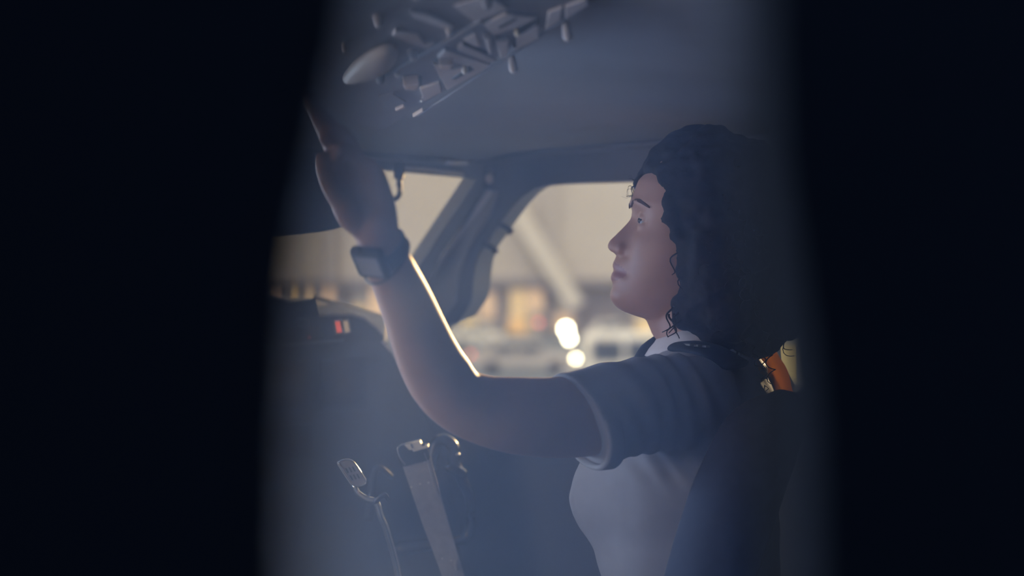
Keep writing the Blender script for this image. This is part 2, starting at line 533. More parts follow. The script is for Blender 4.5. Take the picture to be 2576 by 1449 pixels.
# two small latch pegs on the post edge
for k, (a, c, lab) in enumerate([((1258, 563), (1291, 583), 'upper small dark latch peg on the window post edge'), ((1220, 613), (1254, 634), 'lower small dark latch peg on the window post edge')]):
    e = empty('latch_peg', SIDE.at(a[0], a[1], 0), lab, 'latch', 'latch pegs on the window post')
    Y0 = SIDE.at(a[0], a[1]).y
    d = Vector((c[0] - a[0], c[1] - a[1])).normalized()
    n = Vector((-d.y, d.x))
    def L(s, w): return P(a[0] + d.x * s + n.x * w, a[1] + d.y * s + n.y * w, Y0)
    link('arm', prism([L(-8, -6), L(36, -6), L(38, 2), L(34, 14), L(27, 13), L(27, 6), L(-8, 6)], Vector((0, 0.012, 0)), 0.0015), 'dark', e)
    link('tip', ellipsoid(L(40, 1), 0.0028, seg=10), 'ivory', e, True)
e = empty('frame_knob', SIDE.at(1231, 440, 0.01), 'small round knob at the top of the window post', 'knob')
link('base', ellipsoid(SIDE.at(1231, 430, 0.008), (0.009, 0.009, 0.009), seg=14), 'post', e, True)
link('cap', ellipsoid(SIDE.at(1231, 449, 0.016), (0.0075, 0.0075, 0.009), seg=14), 'lens', e, True)

# made-up dark panel that darkens the windscreen left of the hand
sv = empty('dark_panel', P(760, 410, 2.05), 'dark panel added over the windscreen left of the hand', 'visor')
link('panel_sheet', prism([P(x, y, 2.05) for x, y in smooth_closed([(470, 400), (640, 396), (800, 398), (880, 404), (892, 440), (880, 520), (862, 562), (800, 582), (640, 596), (470, 600)], 3)], Vector((.003, 0.012, 0))), 'frame', sv, True)
link('panel_arm', tube([P(640, 400, 2.07), P(640, 370, 2.12), P(650, 345, 2.2)], [.006] * 3, 10), 'rail', sv, True)
link('panel_arm', tube([P(820, 402, 2.07), P(820, 372, 2.12), P(825, 350, 2.2)], [.006] * 3, 10), 'rail', sv, True)

# ------------------------------------------------------------------ overhead panel
OF = Vector((-0.111, 1.6, 1.4465))
OS = Vector((-0.574, 0.819, -0.234))
OP = Plane(OF, OF + OS, OF + PORT)
if OP.n.z > 0: OP.n = -OP.n
def O(px, py, off=0.0):
    d = Vector(((px - CX) / FPX, 1.0, -(py - CY) / FPX)); o = Vector((0, 0, CAMZ))
    t = ((OF + OP.n * off) - o).dot(OP.n) / d.dot(OP.n)
    return o + d * t
ov = empty('overhead_panel', OF + PORT * 0.25 - OS * 0.15, 'grey overhead switch panel sloping down from the ceiling', 'panel')
slab = [OF + OS * 0.06, OF - OS * 0.75, OF - OS * 0.75 + PORT * 0.62, OF + OS * 0.06 + PORT * 0.62]
link('panel_body', prism(slab, -OP.n * 0.05, 0.006), 'paneldark', ov)
zs, zo = 0.2717, (800, 0)
def Z(pts): return [(zo[0] + x * zs, zo[1] + y * zs) for x, y in pts]
def plate(name, pts, h, mat, bev=0.0015, base=0.0):
    return link(name, prism([O(x, y, base) for x, y in Z(pts)], OP.n * h * 0.6, bev * 0.7), mat, ov)
plate('module', [(1060, 560), (1250, 615), (1600, 575), (1500, 640), (1190, 810)], 0.006, 'panelgrey')
plate('module', [(1170, 430), (1600, 568), (1490, 598), (1100, 500)], 0.008, 'panelgrey')
plate('module', [(1290, 400), (1340, 380), (1660, 545), (1560, 550), (1290, 440)], 0.006, 'panelgrey')
plate('module', [(1810, 440), (2040, 322), (2035, 190), (1850, 290)], 0.007, 'panelgrey')
plate('module', [(1530, 200), (1740, 100), (2030, 140), (1830, 230), (1620, 300)], 0.006, 'panelgrey')
plate('module', [(1640, 340), (1760, 330), (1745, 480), (1680, 490)], 0.010, 'panelgrey')
plate('module', [(1530, 290), (1590, 300), (1600, 445), (1570, 440)], 0.012, 'panelgrey')
plate('module', [(1340, 345), (1450, 290), (1500, 415), (1440, 400)], 0.006, 'panelgrey')
plate('module', [(690, 300), (720, 255), (920, 290), (985, 380), (1075, 370), (1020, 432), (860, 375)], 0.006, 'panelgrey')
plate('module', [(850, 80), (1000, 100), (1260, 215), (1195, 350), (1190, 250), (880, 130)], 0.006, 'panelgrey')
plate('module', [(940, 800), (1120, 738), (1140, 830), (980, 910)], 0.006, 'panelgrey')
plate('module', [(2100, 250), (2130, 90), (2260, 40), (2240, 160)], 0.006, 'panelgrey')
plate('module', [(2290, 140), (2280, 40), (2480, -40), (2500, 20)], 0.006, 'panelgrey')
plate('module', [(1250, 40), (1560, -60), (1760, 60), (1450, 190)], 0.004, 'panelgrey')
plate('module', [(560, 880), (700, 850), (820, 930), (640, 1000)], 0.004, 'paneldark')
plate('edge_rail', [(915, 1060), (2560, -20), (2585, -12), (930, 1074)], 0.004, 'paneldark')
plate('divider', [(560, 720), (1500, 160), (1530, 175), (590, 745)], 0.007, 'paneldark')
plate('switch_guard', [(780, 700), (930, 682), (892, 742), (800, 735)], 0.020, 'peach', 0.002)
plate('switch_guard', [(1110, 500), (1245, 500), (1200, 552), (1115, 535)], 0.020, 'peach', 0.002)
plate('switch_base', [(760, 735), (960, 700), (960, 780), (830, 780)], 0.004, 'dark')
plate('switch_base', [(1080, 540), (1290, 520), (1240, 600), (1110, 570)], 0.004, 'dark')
plate('slot', [(1225, 700), (1400, 590), (1440, 610), (1270, 700)], 0.008, 'dark')
plate('slot', [(1660, 215), (1820, 125), (1830, 145), (1680, 230)], 0.008, 'dark')
plate('slot', [(1815, 300), (2030, 165), (2035, 185), (1830, 305)], 0.008, 'dark')
plate('slot', [(1340, 372), (1580, 470), (1575, 485), (1335, 388)], 0.007, 'dark')
plate('annunciator', [(710, 990), (790, 950), (805, 962), (725, 1000)], 0.008, 'peach')
plate('annunciator', [(870, 1050), (965, 990), (975, 1000), (890, 1052)], 0.008, 'peach')
for (x, y, r, mt) in [(1355, 610, 0.0034, 'ivory'), (1840, 262, 0.0030, 'ivory'), (730, 640, 0.003, 'ivory'), (955, 885, 0.0018, 'chrome'), (1815, 380, 0.0014, 'dark')]:
    p = O(zo[0] + x * zs, zo[1] + y * zs, 0.0)
    bm = tube([p, p + OP.n * 0.006], [r * 0.8, r], 12, up=(1, 0, 0))
    link('toggle', bm, mt, ov, True)
for (x, y) in [(1795, 520), (2295, 215)]:                 # toggles that hang below the edge
    p = O(zo[0] + x * zs, zo[1] + y * zs, 0.0)
    link('toggle', tube([p, p + OP.n * 0.008, p + OP.n * 0.014], [0.0035, 0.0045, 0.0048], 12, up=(1, 0, 0)), 'panelgrey', ov, True)
# rows of small rotary knobs and rocker switches further aft and to port
rng = random.Random(3)
for i in range(4):
    for j in range(5):
        p = OF - OS * (0.10 + 0.065 * j) + PORT * (0.10 + 0.075 * i) + OP.n * 0.0
        if rng.random() < 0.55:
            link('knob', tube([p, p + OP.n * 0.007], [0.0055, 0.0045], 14, up=(1, 0, 0)), 'paneldark' if rng.random() < 0.6 else 'panelgrey', ov, True)
        else:
            link('toggle', tube([p, p + OP.n * 0.007], [0.0022, 0.003], 10, up=(1, 0, 0)), 'panelgrey', ov, True)
# leaf-shaped dome light lens
leaf = smooth_closed([(864, 194), (890, 158), (930, 128), (968, 111), (994, 113), (1002, 125), (987, 152), (958, 174), (920, 187), (885, 194)], 3)
b = bmesh.new()
cen = sum((O(x, y, 0.004) for x, y in leaf), Vector()) / len(leaf)
rings = []
for s, h in ((1.0, 0.0), (0.99, 0.004), (0.93, 0.008), (0.75, 0.011), (0.4, 0.0135), (0.08, 0.014)):
    rings.append([cen + (O(x, y, 0.004) - cen) * s + OP.n * h for x, y in leaf])
loft(rings, b)
tag(link('lamp_lens', b, 'lens', ov, True), 'pale leaf-shaped dome lamp lens')

# ------------------------------------------------------------------ glareshield and instrument panel
gp0 = P(960, 830, 2.30)
FACE = Plane(gp0, gp0 + PORT, gp0 + UP)
gs = empty('glareshield', FACE.at(850, 860), 'dark glareshield with a grey vinyl top under the windscreen', 'glareshield')
face_px = [(250, 690), (560, 727), (640, 738), (728, 760), (790, 750), (800, 792), (883, 790), (915, 800), (945, 822), (964, 845), (966, 858), (900, 858), (800, 866), (640, 876), (250, 880)]
link('body', prism(px_poly(FACE, face_px), FWD * 0.075), 'dark', gs)
near = [(800, 790), (883, 788), (915, 798), (945, 820), (966, 843)]
far = [(790, 748), (840, 762), (890, 776), (930, 787), (972, 799)]
b = bmesh.new()
FAR = Plane(gp0 + FWD * 0.10, gp0 + FWD * 0.10 + PORT, gp0 + FWD * 0.10 + UP)
va = [b.verts.new(FACE.at(x, y, 0.002)) for x, y in near]
vb = [b.verts.new(FAR.at(x, y)) for x, y in far]
vc = [b.verts.new(v.co + FWD * 0.03 - UP * 0.006) for v in vb]
for i in range(4):
    b.faces.new((va[i], va[i + 1], vb[i + 1], vb[i]))
    b.faces.new((vb[i], vb[i + 1], vc[i + 1], vc[i]))
r = bmesh.ops.extrude_face_region(b, geom=list(b.faces))
bmesh.ops.translate(b, verts=[v for v in r['geom'] if isinstance(v, bmesh.types.BMVert)], vec=(0, 0, -0.004))
tag(link('top_cover', b, 'glare', gs), 'grey grained vinyl cover on top')
link('cover_edge', tube([FAR.at(x, y - 1) for x, y in far], [0.003] * 5, 8), 'ivory', gs, True)
link('cover_edge', tube([FACE.at(x, y) for x, y in [(560, 727), (640, 738), (728, 759)]], [0.002] * 3, 8), 'glare', gs, True)
def caption(x0, y0, w, h, mat, label):
    sk = 6
    fr = link('caption_frame', holed(px_poly(FACE, [(x0 - 2, y0 - 2), (x0 + w + 2, y0 - 5), (x0 + w + sk + 2, y0 + h - 1), (x0 + sk - 2, y0 + h + 3)], 0.004),
              [px_poly(FACE, [(x0 + 1, y0 + 1), (x0 + w - 1, y0 - 1), (x0 + w + sk - 1, y0 + h - 3), (x0 + sk + 1, y0 + h - 1)], 0.004)], FACE.n * 0.003), 'lever', gs)
    c = link('caption_light', prism(px_poly(FACE, [(x0 + 1, y0 + 1), (x0 + w - 2, y0 - 1), (x0 + w + sk - 2, y0 + h - 3), (x0 + sk + 1, y0 + h - 1)], 0.002), FACE.n * 0.003), mat, gs)
    tag(c, label)
caption(837, 808, 16, 30, 'redlit', 'lit red warning caption')
caption(858, 807, 15, 30, 'whitelit', 'lit pale amber caption')
link('display_window', prism(px_poly(FACE, [(763, 815), (795, 813), (802, 852), (768, 856)], 0.001), FACE.n * 0.002), 'display', gs)
link('digit', prism(px_poly(FACE, [(770, 846), (779, 845), (780, 851), (771, 852)], 0.004), FACE.n * 0.001), 'dimred', gs)
link('lower_lip', tube([FACE.at(x, y, 0.004) for x, y in [(640, 874), (760, 864), (860, 856)]], [0.003] * 3, 8), 'frame', gs, True)
for x, y in [(658, 852), (700, 815), (752, 811)]:
    link('knob', tube([FACE.at(x, y), FACE.at(x, y) - FWD * 0.018], [0.008, 0.007], 14), 'dark', gs, True)

PAN = Plane(gp0 + FWD * 0.08, gp0 + FWD * 0.08 + PORT, gp0 + FWD * 0.08 + UP)
ip = empty('instrument_panel', PAN.at(850, 1400), 'dark instrument panel below the glareshield', 'panel')
link('panel_face', prism(px_poly(PAN, [(200, 845), (955, 845), (985, 890), (1030, 980), (1090, 1100), (1150, 1300), (1200, 1900), (200, 2100)]), FWD * 0.05), 'panelface', ip)
for (x0, y0, w, h) in [(660, 915, 110, 120), (800, 905, 120, 125), (690, 1070, 90, 90)]:
    d = link('display_unit', prism(px_poly(PAN, [(x0, y0), (x0 + w, y0 - 6), (x0 + w, y0 + h - 6), (x0, y0 + h)]), -FWD * 0.008, 0.002), 'dark', ip)
    link('screen', prism(px_poly(PAN, [(x0 + 8, y0 + 8), (x0 + w - 8, y0 + 2), (x0 + w - 8, y0 + h - 14), (x0 + 8, y0 + h - 8)], 0.008), -FWD * 0.001), 'display', d)
link('seam_clip', prism(px_poly(PAN, [(893, 915), (897, 915), (906, 925), (903, 926)], 0.003), -FWD * 0.003), 'glare', ip)
# made-up pale plate for the bright window sliver by the glareshield end
br = empty('window_sliver', FACE.at(970, 870), 'small pale plate standing in for a bright sliver of window', 'bracket')
link('sliver_plate', prism([P(958, 858, 2.31), P(972, 860, 2.31), P(985, 886, 2.31), P(980, 884, 2.31)], Vector((0, 0.004, 0))), 'ivory', br)
link('sliver_stud', ellipsoid(P(973, 861, 2.305), 0.003, seg=10), 'chrome', br, True)

# ------------------------------------------------------------------ pedestal, levers, control wheel
pd = empty('centre_pedestal', (-0.42, 1.75, FZ), 'dark centre pedestal between the seats carrying the levers', 'pedestal')
rz = Matrix.Rotation(math.atan2(FWD.y, FWD.x), 3, 'Z')
link('body', box(-0.43, 1.72, 0.47, 0.62, 0.30, 0.64, 0.02, rz), 'frame', pd)
link('top_plate', box(-0.43, 1.72, 0.795, 0.58, 0.27, 0.012, 0.004, rz), 'dark', pd)
# lever with a slotted knob
YL = 1.86
lv = empty('thrust_lever', P(985, 1500, YL), 'thin chrome-edged lever topped by a rounded slotted plate', 'lever')
knob = smooth_closed([(852, 1163), (866, 1156), (884, 1158), (897, 1172), (913, 1196), (920, 1208), (918, 1218), (900, 1223), (888, 1219), (876, 1203), (862, 1182)], 4)
link('knob_plate', prism([P(x, y, YL) for x, y in knob], Vector((-0.004, 0.012, -0.002)), 0.0), 'lever', lv)
link('knob_rim', tube([P(x, y, YL - .001) for x, y in knob] + [P(*knob[0], YL - .001)], [0.0011] * (len(knob) + 1), 8, round_ends=False, smooth_path=False), 'chrome', lv, True)
for i in range(3):
    for j in range(2):
        x, y = 868 + i * 8.5 + j * 11, 1178 + j * 18 - i * 2
        link('slot', prism([P(x, y, YL), P(x + 3.5, y - 0.5, YL), P(x + 10, y + 11, YL), P(x + 6.5, y + 12, YL)], Vector((0, -0.0012, 0))), 'dark', lv)
link('stem', tube([P(893, 1224, YL + .012), P(900, 1240, YL + .012), P(922, 1256, YL + .012), P(946, 1264, YL + .012), P(958, 1300, YL + .012), P(974, 1340, YL + .015), P(1000, 1440, YL + .02), P(1015, 1560, YL + .02)],
                 [0.004, 0.004, 0.0045, 0.0048, 0.0045, 0.005, 0.005, 0.005], 12), 'chrome', lv, True)
link('side_trigger', tube([P(944, 1262, YL + .01), P(957, 1250, YL + .008), P(968, 1246, YL + .008), P(976, 1256, YL + .008)], [0.004, 0.0042, 0.004, 0.0025], 10), 'yoke', lv, True)

# broad flat lever with ivory clip
YB = 2.0
cl = empty('control_column', P(1150, 1560, YB), 'broad grey tapering control column with an ivory clip on top', 'control column')
link('column_face', prism([P(1012, 1170, YB), P(1074, 1155, YB), P(1082, 1150, YB), P(1118, 1280, YB), P(1168, 1449, YB), P(1205, 1600, YB), P(1150, 1600, YB), P(1112, 1449, YB), P(1060, 1310, YB)], Vector((-0.0015, 0.03, -0.004)), 0.0012), 'lever', cl)
head_px = smooth_closed([(1001, 1128), (1010, 1119), (1040, 1113), (1066, 1116), (1075, 1130), (1080, 1156), (1045, 1166), (1012, 1174), (1004, 1155)], 3)
link('column_head', prism([P(x, y, YB - .004) for x, y in head_px], Vector((-0.002, 0.035, -0.004))), 'yoke', cl)
link('head_rim', tube([P(x, y, YB - .005) for x, y in [(1019, 1168), (1006, 1152), (1000, 1130), (1008, 1120), (1022, 1117)]], [0.0009] * 5, 8), 'chrome', cl, True)
link('side_edge', tube([P(1068, 1140, YB - .003), P(1078, 1170, YB - .003), P(1100, 1250, YB - .003)], [0.0012] * 3, 8), 'lever', cl, True)
link('clip', prism([P(1017, 1120, YB - .008), P(1056, 1110, YB - .008), P(1062, 1124, YB - .012), P(1030, 1133, YB - .012)], Vector((0, 0.02, 0.001)), 0.001), 'ivory', cl)
link('clip_tab', prism([P(1036, 1132, YB - .014), P(1076, 1121, YB - .014), P(1078, 1126, YB - .014), P(1041, 1137, YB - .014)], Vector((0, 0.022, 0.001)), 0.0006), 'ivory', cl)
link('clip_slot', prism([P(1032, 1117, YB - .0105), P(1035, 1116, YB - .0105), P(1040, 1127, YB - .0125), P(1037, 1128, YB - .0125)], Vector((0, 0.002, 0))), 'dark', cl)
for x, y in [(1057, 1217), (1068, 1161), (1035, 1225), (1078, 1214), (1113, 1405), (1135, 1410)]:
    link('screw', ellipsoid(P(x, y, YB - .0005), 0.0014 if y < 1300 else 0.0011, seg=8), 'ivory', cl, True)
link('end_stud', tube([P(1146, 1414, YB - .004), P(1149, 1430, YB - .004)], [0.003, 0.003], 10), 'lever', cl, True)

# control wheel horn to the right of the column
YW = 2.12
cw = empty('control_wheel', P(1150, 1600, YW), 'glossy black control wheel beside the control column', 'control wheel')
link('wheel_rim', tube([P(1085, 1180, YW), P(1096, 1120, YW), P(1118, 1108, YW), P(1138, 1128, YW), P(1143, 1165, YW), P(1160, 1200, YW), P(1181, 1250, YW), P(1184, 1310, YW), P(1176, 1350, YW), P(1150, 1362, YW), P(1122, 1366, YW)],
                      [0.008, 0.009, 0.010, 0.011, 0.0095, 0.0085, 0.0075, 0.0072, 0.0075, 0.007, 0.007], 14), 'yoke', cw, True)
link('trim_button', ellipsoid(P(1151, 1143, YW - .012), (0.004, 0.004, 0.003), seg=12), 'chrome', cw, True)
link('switch_collar', tube([P(1132, 1178, YW - .008), P(1162, 1192, YW - .008)], [0.0085, 0.0085], 12), 'yoke', cw, True)
link('spoke', tube([P(1122, 1366, YW), P(1080, 1370, YW + .01), P(1010, 1380, YW + .02)], [0.008, 0.010, 0.012], 12), 'yoke', cw, True)
link('hub', tube([P(985, 1200, YW + .03), P(955, 1178, YW + .03), P(940, 1200, YW + .03), P(930, 1300, YW + .03)], [0.004, 0.005, 0.006, 0.008], 12), 'dark', cw, True)

# ------------------------------------------------------------------ the pilot
YH = 1.85
person = empty('person', (0.25, 1.85, 0.62), 'pilot in pale short-sleeved shirt, in profile, arm raised to the overhead panel', 'person')
TH = math.radians(13)
HC = P(1700, 590, YH)                                    # middle of the skull
HF = Vector((-math.cos(TH), 0, math.sin(TH)))
HU = Vector((math.sin(TH), 0, math.cos(TH)))
HL = Vector((0, -1, 0))                                  # her left, towards the lens


def HP(f, l, u):
    return HC + HF * f + HL * l + HU * u


trace = [(1640, 425), (1618, 440), (1603, 455), (1596, 475), (1591, 493), (1586.5, 506), (1589.5, 519), (1590, 530), (1585, 550), (1573, 564), (1556, 581), (1541, 596), (1532, 604), (1526.5, 615), (1528, 625),
         (1534, 632), (1546, 636), (1550, 640), (1547, 651), (1541, 662), (1539.5, 668), (1541.5, 674), (1546, 680), (1539, 687), (1535, 697), (1537.5, 704), (1541, 711), (1541, 721), (1536, 732), (1534, 743),
         (1536, 754), (1546, 768), (1560, 780), (1585, 790), (1609, 797)]
fu = []
for x, y in trace:
    d = P(x, y, YH) - HC
    fu.append((d.dot(HU), d.dot(HF)))
for i in range(1, len(fu)):                              # keep the heights strictly falling
    if fu[i][0] > fu[i - 1][0] - 0.0006:
        fu[i] = (fu[i - 1][0] - 0.0006, fu[i][1])
du = np.array([p[0] for p in fu])[::-1]
df = np.array([p[1] for p in fu])[::-1]


def tab(u, pts):
    pts = sorted(pts)
    return float(np.interp(u, [p[0] for p in pts], [p[1] for p in pts]))


BASE = [(.118, -.02), (.105, .03), (.085, .052), (.056, .064), (.029, .0655), (0.012, .0595), (-.01, .0555), (-.03, .055), (-.05, .056), (-.07, .0565), (-.085, .057), (-.097, .0615), (-.1075, .0560), (-.1119, .047), (-.1141, .033), (-.116, .02)]
WID = [(.122, .015), (.118, .026), (.105, .047), (.085, .062), (.056, .071), (.03, .0725), (0, .070), (-.02, .0685), (-.05, .063), (-.07, .057), (-.09, .047), (-.1, .040), (-.108, .032), (-.1141, .022), (-.116, .016)]
BACK = [(.122, -.04), (.118, -.055), (.105, -.085), (.085, -.105), (.056, -.118), (0, -.118), (-.03, -.108), (-.06, -.085), (-.09, -.045), (-.108, -.03), (-.116, -.02)]
SIG = [(.12, .06), (.05, .05), (.03, .022), (.012, .0085), (-.01, .0095), (-.025, .0125), (-.036, .0150), (-.043, .013), (-.047, .020), (-.07, .023), (-.08, .024), (-.1, .024), (-.12, .03)]

us = np.concatenate([np.linspace(.121, .06, 14), np.linspace(.057, -.1155, 120)])
rings = []
NS = 120
for u in us:
    bf = tab(u, BASE); w = tab(u, WID); bk = tab(u, BACK); sg = tab(u, SIG)
    det = float(np.interp(u, du, df)) if u < du[-1] else bf
    fc = min(-.02, bf - .01)
    n = 2.5 - 0.5 * max(0, min(1, (-.07 - u) / .04))
    ring = []
    for k in range(NS):
        a = 2 * math.pi * k / NS
        c, s = math.cos(a), math.sin(a)
        f = fc + (bf - fc if c > 0 else fc - bk) * math.copysign(abs(c) ** (2 / n), c)
        l = w * math.copysign(abs(s) ** (2 / n), s)
        if c > 0:
            f += (det - bf) * math.exp(-(l / sg) ** 2)
            for sd in (-1, 1):
                f -= .0105 * math.exp(-((u - .006) / .011) ** 2 - ((l - sd * .029) / .015) ** 2)       # eye sockets
                f += .0045 * math.exp(-((u - .026) / .006) ** 2 - ((l - sd * .030) / .018) ** 2)       # brow ridge
                f += .0050 * math.exp(-((u + .030) / .018) ** 2 - ((l - sd * .040) / .018) ** 2)       # cheek
                f -= .0030 * math.exp(-((u + .066) / .006) ** 2 - ((l - sd * .027) / .007) ** 2)       # mouth corner
                l += sd * .0025 * math.exp(-((u + .018) / .02) ** 2) * (1 if l * sd > .03 else 0)
        ring.append(HP(f, l, u))
    rings.append(ring)
bm = loft(rings)
# wings of the nose, ears
for sd in (-1, 1):
    ellipsoid(HP(.0645, sd * .0120, -.0350), (.0092, .0068, .0076), bm, seg=14)
    ellipsoid(HP(-.022, sd * .073, -.010), (.017, .006, .028), bm, seg=16)
    # lids round the eyeball
    ec = HP(.0435, sd * .030, .0055)
    ellipsoid(ec + HU * .0046 - HF * .001, (.0130, .0137, .0088), bm, seg=18)
    ellipsoid(ec - HU * .0062 - HF * .0014, (.0122, .0130, .0070), bm, seg=18)
# neck and trunk (under the shirt)
neck = [P(1725, 690, YH), P(1738, 770, YH), P(1752, 840, YH), P(1772, 900, YH), P(1790, 960, YH)]
tube(neck, [(.050, .050), (.052, .051), (.054, .054), (.060, .062), (.075, .075)], 28, up=(1, 0, 0), bm=bm)

tube([P(1655, 775, YH), P(1679, 812, YH), P(1700, 850, YH), P(1722, 890, YH)], [(.022, .020), (.030, .0245), (.034, .0245), (.036, .026)], 20, up=(1, 0, .5), bm=bm)

AT = math.radians(15)
TF = Vector((-math.cos(AT), math.sin(AT), 0))
TL = Vector((-math.sin(AT), -math.cos(AT), 0))


def torso_rings(grow=0.0, seg=56):
    # z, front reach, back reach, half width, centre x shift, bust
    tab_ = [(.60, .12, .13, .165, .0, 0), (.70, .125, .135, .165, .0, 0), (.80, .115, .12, .150, .0, 0), (.87, .108, .112, .142, -.005, 0), (.915, .112, .112, .148, -.008, .010),
            (.945, .116, .112, .152, -.010, .026), (.985, .120, .112, .156, -.010, .036), (1.02, .118, .112, .158, -.008, .030), (1.05, .114, .112, .160, -.004, .018), (1.09, .098, .108, .160, .0, .004),
            (1.12, .082, .098, .150, .004, 0), (1.145, .068, .085, .125, .008, 0), (1.165, .055, .070, .090, .010, 0), (1.18, .045, .055, .060, .012, 0)]
    out = []
    zz = np.linspace(.60, 1.18, 60)
    T = np.array(tab_)
    for z in zz:
        fr, bk, w, sh, bust = [float(np.interp(z, T[:, 0], T[:, i])) for i in range(1, 6)]
        c0 = Vector((0.232 + 0.07 * max(0, z - 1.0) + sh * 0 + 0.04 * max(0, .9 - z), YH, z))
        ring = []
        for k in range(seg):
            a = 2 * math.pi * k / seg
            c, s = math.cos(a), math.sin(a)
            f = (fr if c > 0 else bk) * math.copysign(abs(c) ** .85, c)
            l = w * math.copysign(abs(s) ** .85, s)
            if c > 0:
                for sd in (-1, 1):
                    f += bust * math.exp(-((l - sd * .075) / .048) ** 2)
            ring.append(c0 + TF * (f + grow * (1 if c > 0 else -1) * abs(c)) + TL * (l + grow * s))
        out.append(ring)
    return out


loft(torso_rings(-0.012), bm)
# raised left arm: shoulder, upper arm, elbow, forearm, wrist
arm_c = [(1735, 1000, 1.715), (1640, 1010, 1.685), (1520, 1042, 1.645), (1400, 1050, 1.612), (1300, 1045, 1.585), (1215, 1030, 1.565), (1148, 1000, 1.548), (1106, 948, 1.535), (1074, 890, 1.515), (1045, 818, 1.487), (1018, 752, 1.457), (990, 690, 1.428), (964, 632, 1.402), (950, 590, 1.388), (940, 555, 1.378)]
arm_h = [88, 94, 100, 103, 98, 88, 82, 85, 80, 73, 68, 62, 57, 55, 60]
apts = [P(*c) for c in arm_c]
arad = [h * c[2] / FPX for h, c in zip(arm_h, arm_c)]
tube(apts, [(r, r * .93) for r in arad], 32, up=(0, 1, 0), bm=bm)
# hand: palm, then five fingers
WR, KN = P(946, 585, 1.385), P(905, 445, 1.362)
tube([WR, P(933, 540, 1.377), P(911, 490, 1.368), P(893, 455, 1.362), P(881, 432, 1.358)], [(.0225, .018), (.0265, .0165), (.0295, .0150), (.031, .0135), (.028, .011)], 24, up=(0.25, 1, 0), bm=bm)
# heel of the thumb
tube([P(915, 575, 1.378), P(888, 545, 1.366), P(868, 515, 1.352)], [.012, .0145, .0125], 16, bm=bm)
def finger(joints, r0):
    n = len(joints)
    tube([P(*j) for j in joints], [r0 * (1 - .09 * i) for i in range(n)], 14, bm=bm, sub=5)
finger([(866, 520, 1.354), (840, 480, 1.342), (822, 438, 1.336), (816, 402, 1.334)], .0098)                        # thumb
finger([(930, 446, 1.362), (922, 424, 1.358), (894, 392, 1.345), (864, 376, 1.335), (850, 394, 1.333)], .0088)      # little finger, curled
finger([(912, 432, 1.360), (896, 392, 1.352), (868, 342, 1.345), (838, 330, 1.338), (822, 352, 1.335)], .0094)      # ring finger, curled
finger([(890, 425, 1.357), (868, 375, 1.352), (836, 318, 1.347), (806, 285, 1.342), (795, 262, 1.340)], .0096)      # middle finger
finger([(868, 432, 1.352), (842, 375, 1.347), (808, 300, 1.342), (782, 245, 1.340), (772, 208, 1.339)], .0094)      # index finger, up to the switch
# right arm, lowered to the lap on the far side
rs = Vector((0.262, YH, 1.10)) - TL * .155
ra = [rs, rs + Vector((-.02, .03, -.12)), rs + Vector((-.06, .05, -.27)), rs + Vector((-.16, .03, -.33)), rs + Vector((-.27, .0, -.35))]
tube(ra, [.050, .045, .038, .034, .024], 20, up=(0, 1, 0), bm=bm)
hb = ra[-1]
tube([hb, hb + Vector((-.05, -.01, -.005)), hb + Vector((-.085, -.015, -.012))], [(.024, .018), (.036, .014), (.036, .012)], 18, up=(0, 0, 1), bm=bm)
for i, (dy, ln) in enumerate([(-.028, .07), (-.010, .085), (.008, .078), (.026, .062)]):
    q = hb + Vector((-.08, -.015 + dy, -.012))
    tube([q, q + Vector((-ln * .5, 0, .006)), q + Vector((-ln, 0, -.012))], [.0088, .0084, .0075], 12, bm=bm)
q = hb + Vector((-.03, -.035, -.005))
tube([q, q + Vector((-.03, -.03, -.004)), q + Vector((-.06, -.038, -.01))], [.011, .0098, .0085], 12, bm=bm)
body = remesh(bm, 0.0026, 3, 0.33)
bo = link('body', body, 'skin', person, True)
# tint the lips
bo.data.materials.append(M['lip'])
bo.data.materials.append(M['hair'])
for p in bo.data.polygons:
    d = p.center - HC
    f, l, u = d.dot(HF), d.dot(HL), d.dot(HU)
    if f > .045 and abs(l) < .026 and abs(u + .0655) < .0125 * max(0, 1 - (abs(l) / .027) ** 2) ** .6:
        p.material_index = 1

# eyes, brows
for sd in (1, -1):
    ec = HP(.0435, sd * .030, .0055)
    e = link('eye', ellipsoid(ec - HF * .0012, .0114, seg=24), 'eye', person, True)
    link('iris', ellipsoid(ec + (HF * .9 + HL * sd * .30).normalized() * .0074, .0046, seg=16), 'iris', person, True)
    pts = [HP(.0655, sd * .012, .022), HP(.065, sd * .024, .0275), HP(.058, sd * .040, .0285), HP(.046, sd * .054, .0225)]
    link('eyebrow', tube(pts, [(.0022, .0012), (.0034, .0016), (.0030, .0014), (.0012, .0008)], 10, up=HF), 'brow', person, True)
    ls = [ec + HF * .0105 + HL * sd * x + HU * (.0016 - abs(x) * .12) - HF * abs(x) * .35 for x in (-.009, -.004, .002, .008)]
    link('eyelashes', tube(ls, [.0009, .0014, .0016, .0012], 8), 'hair', person, True)

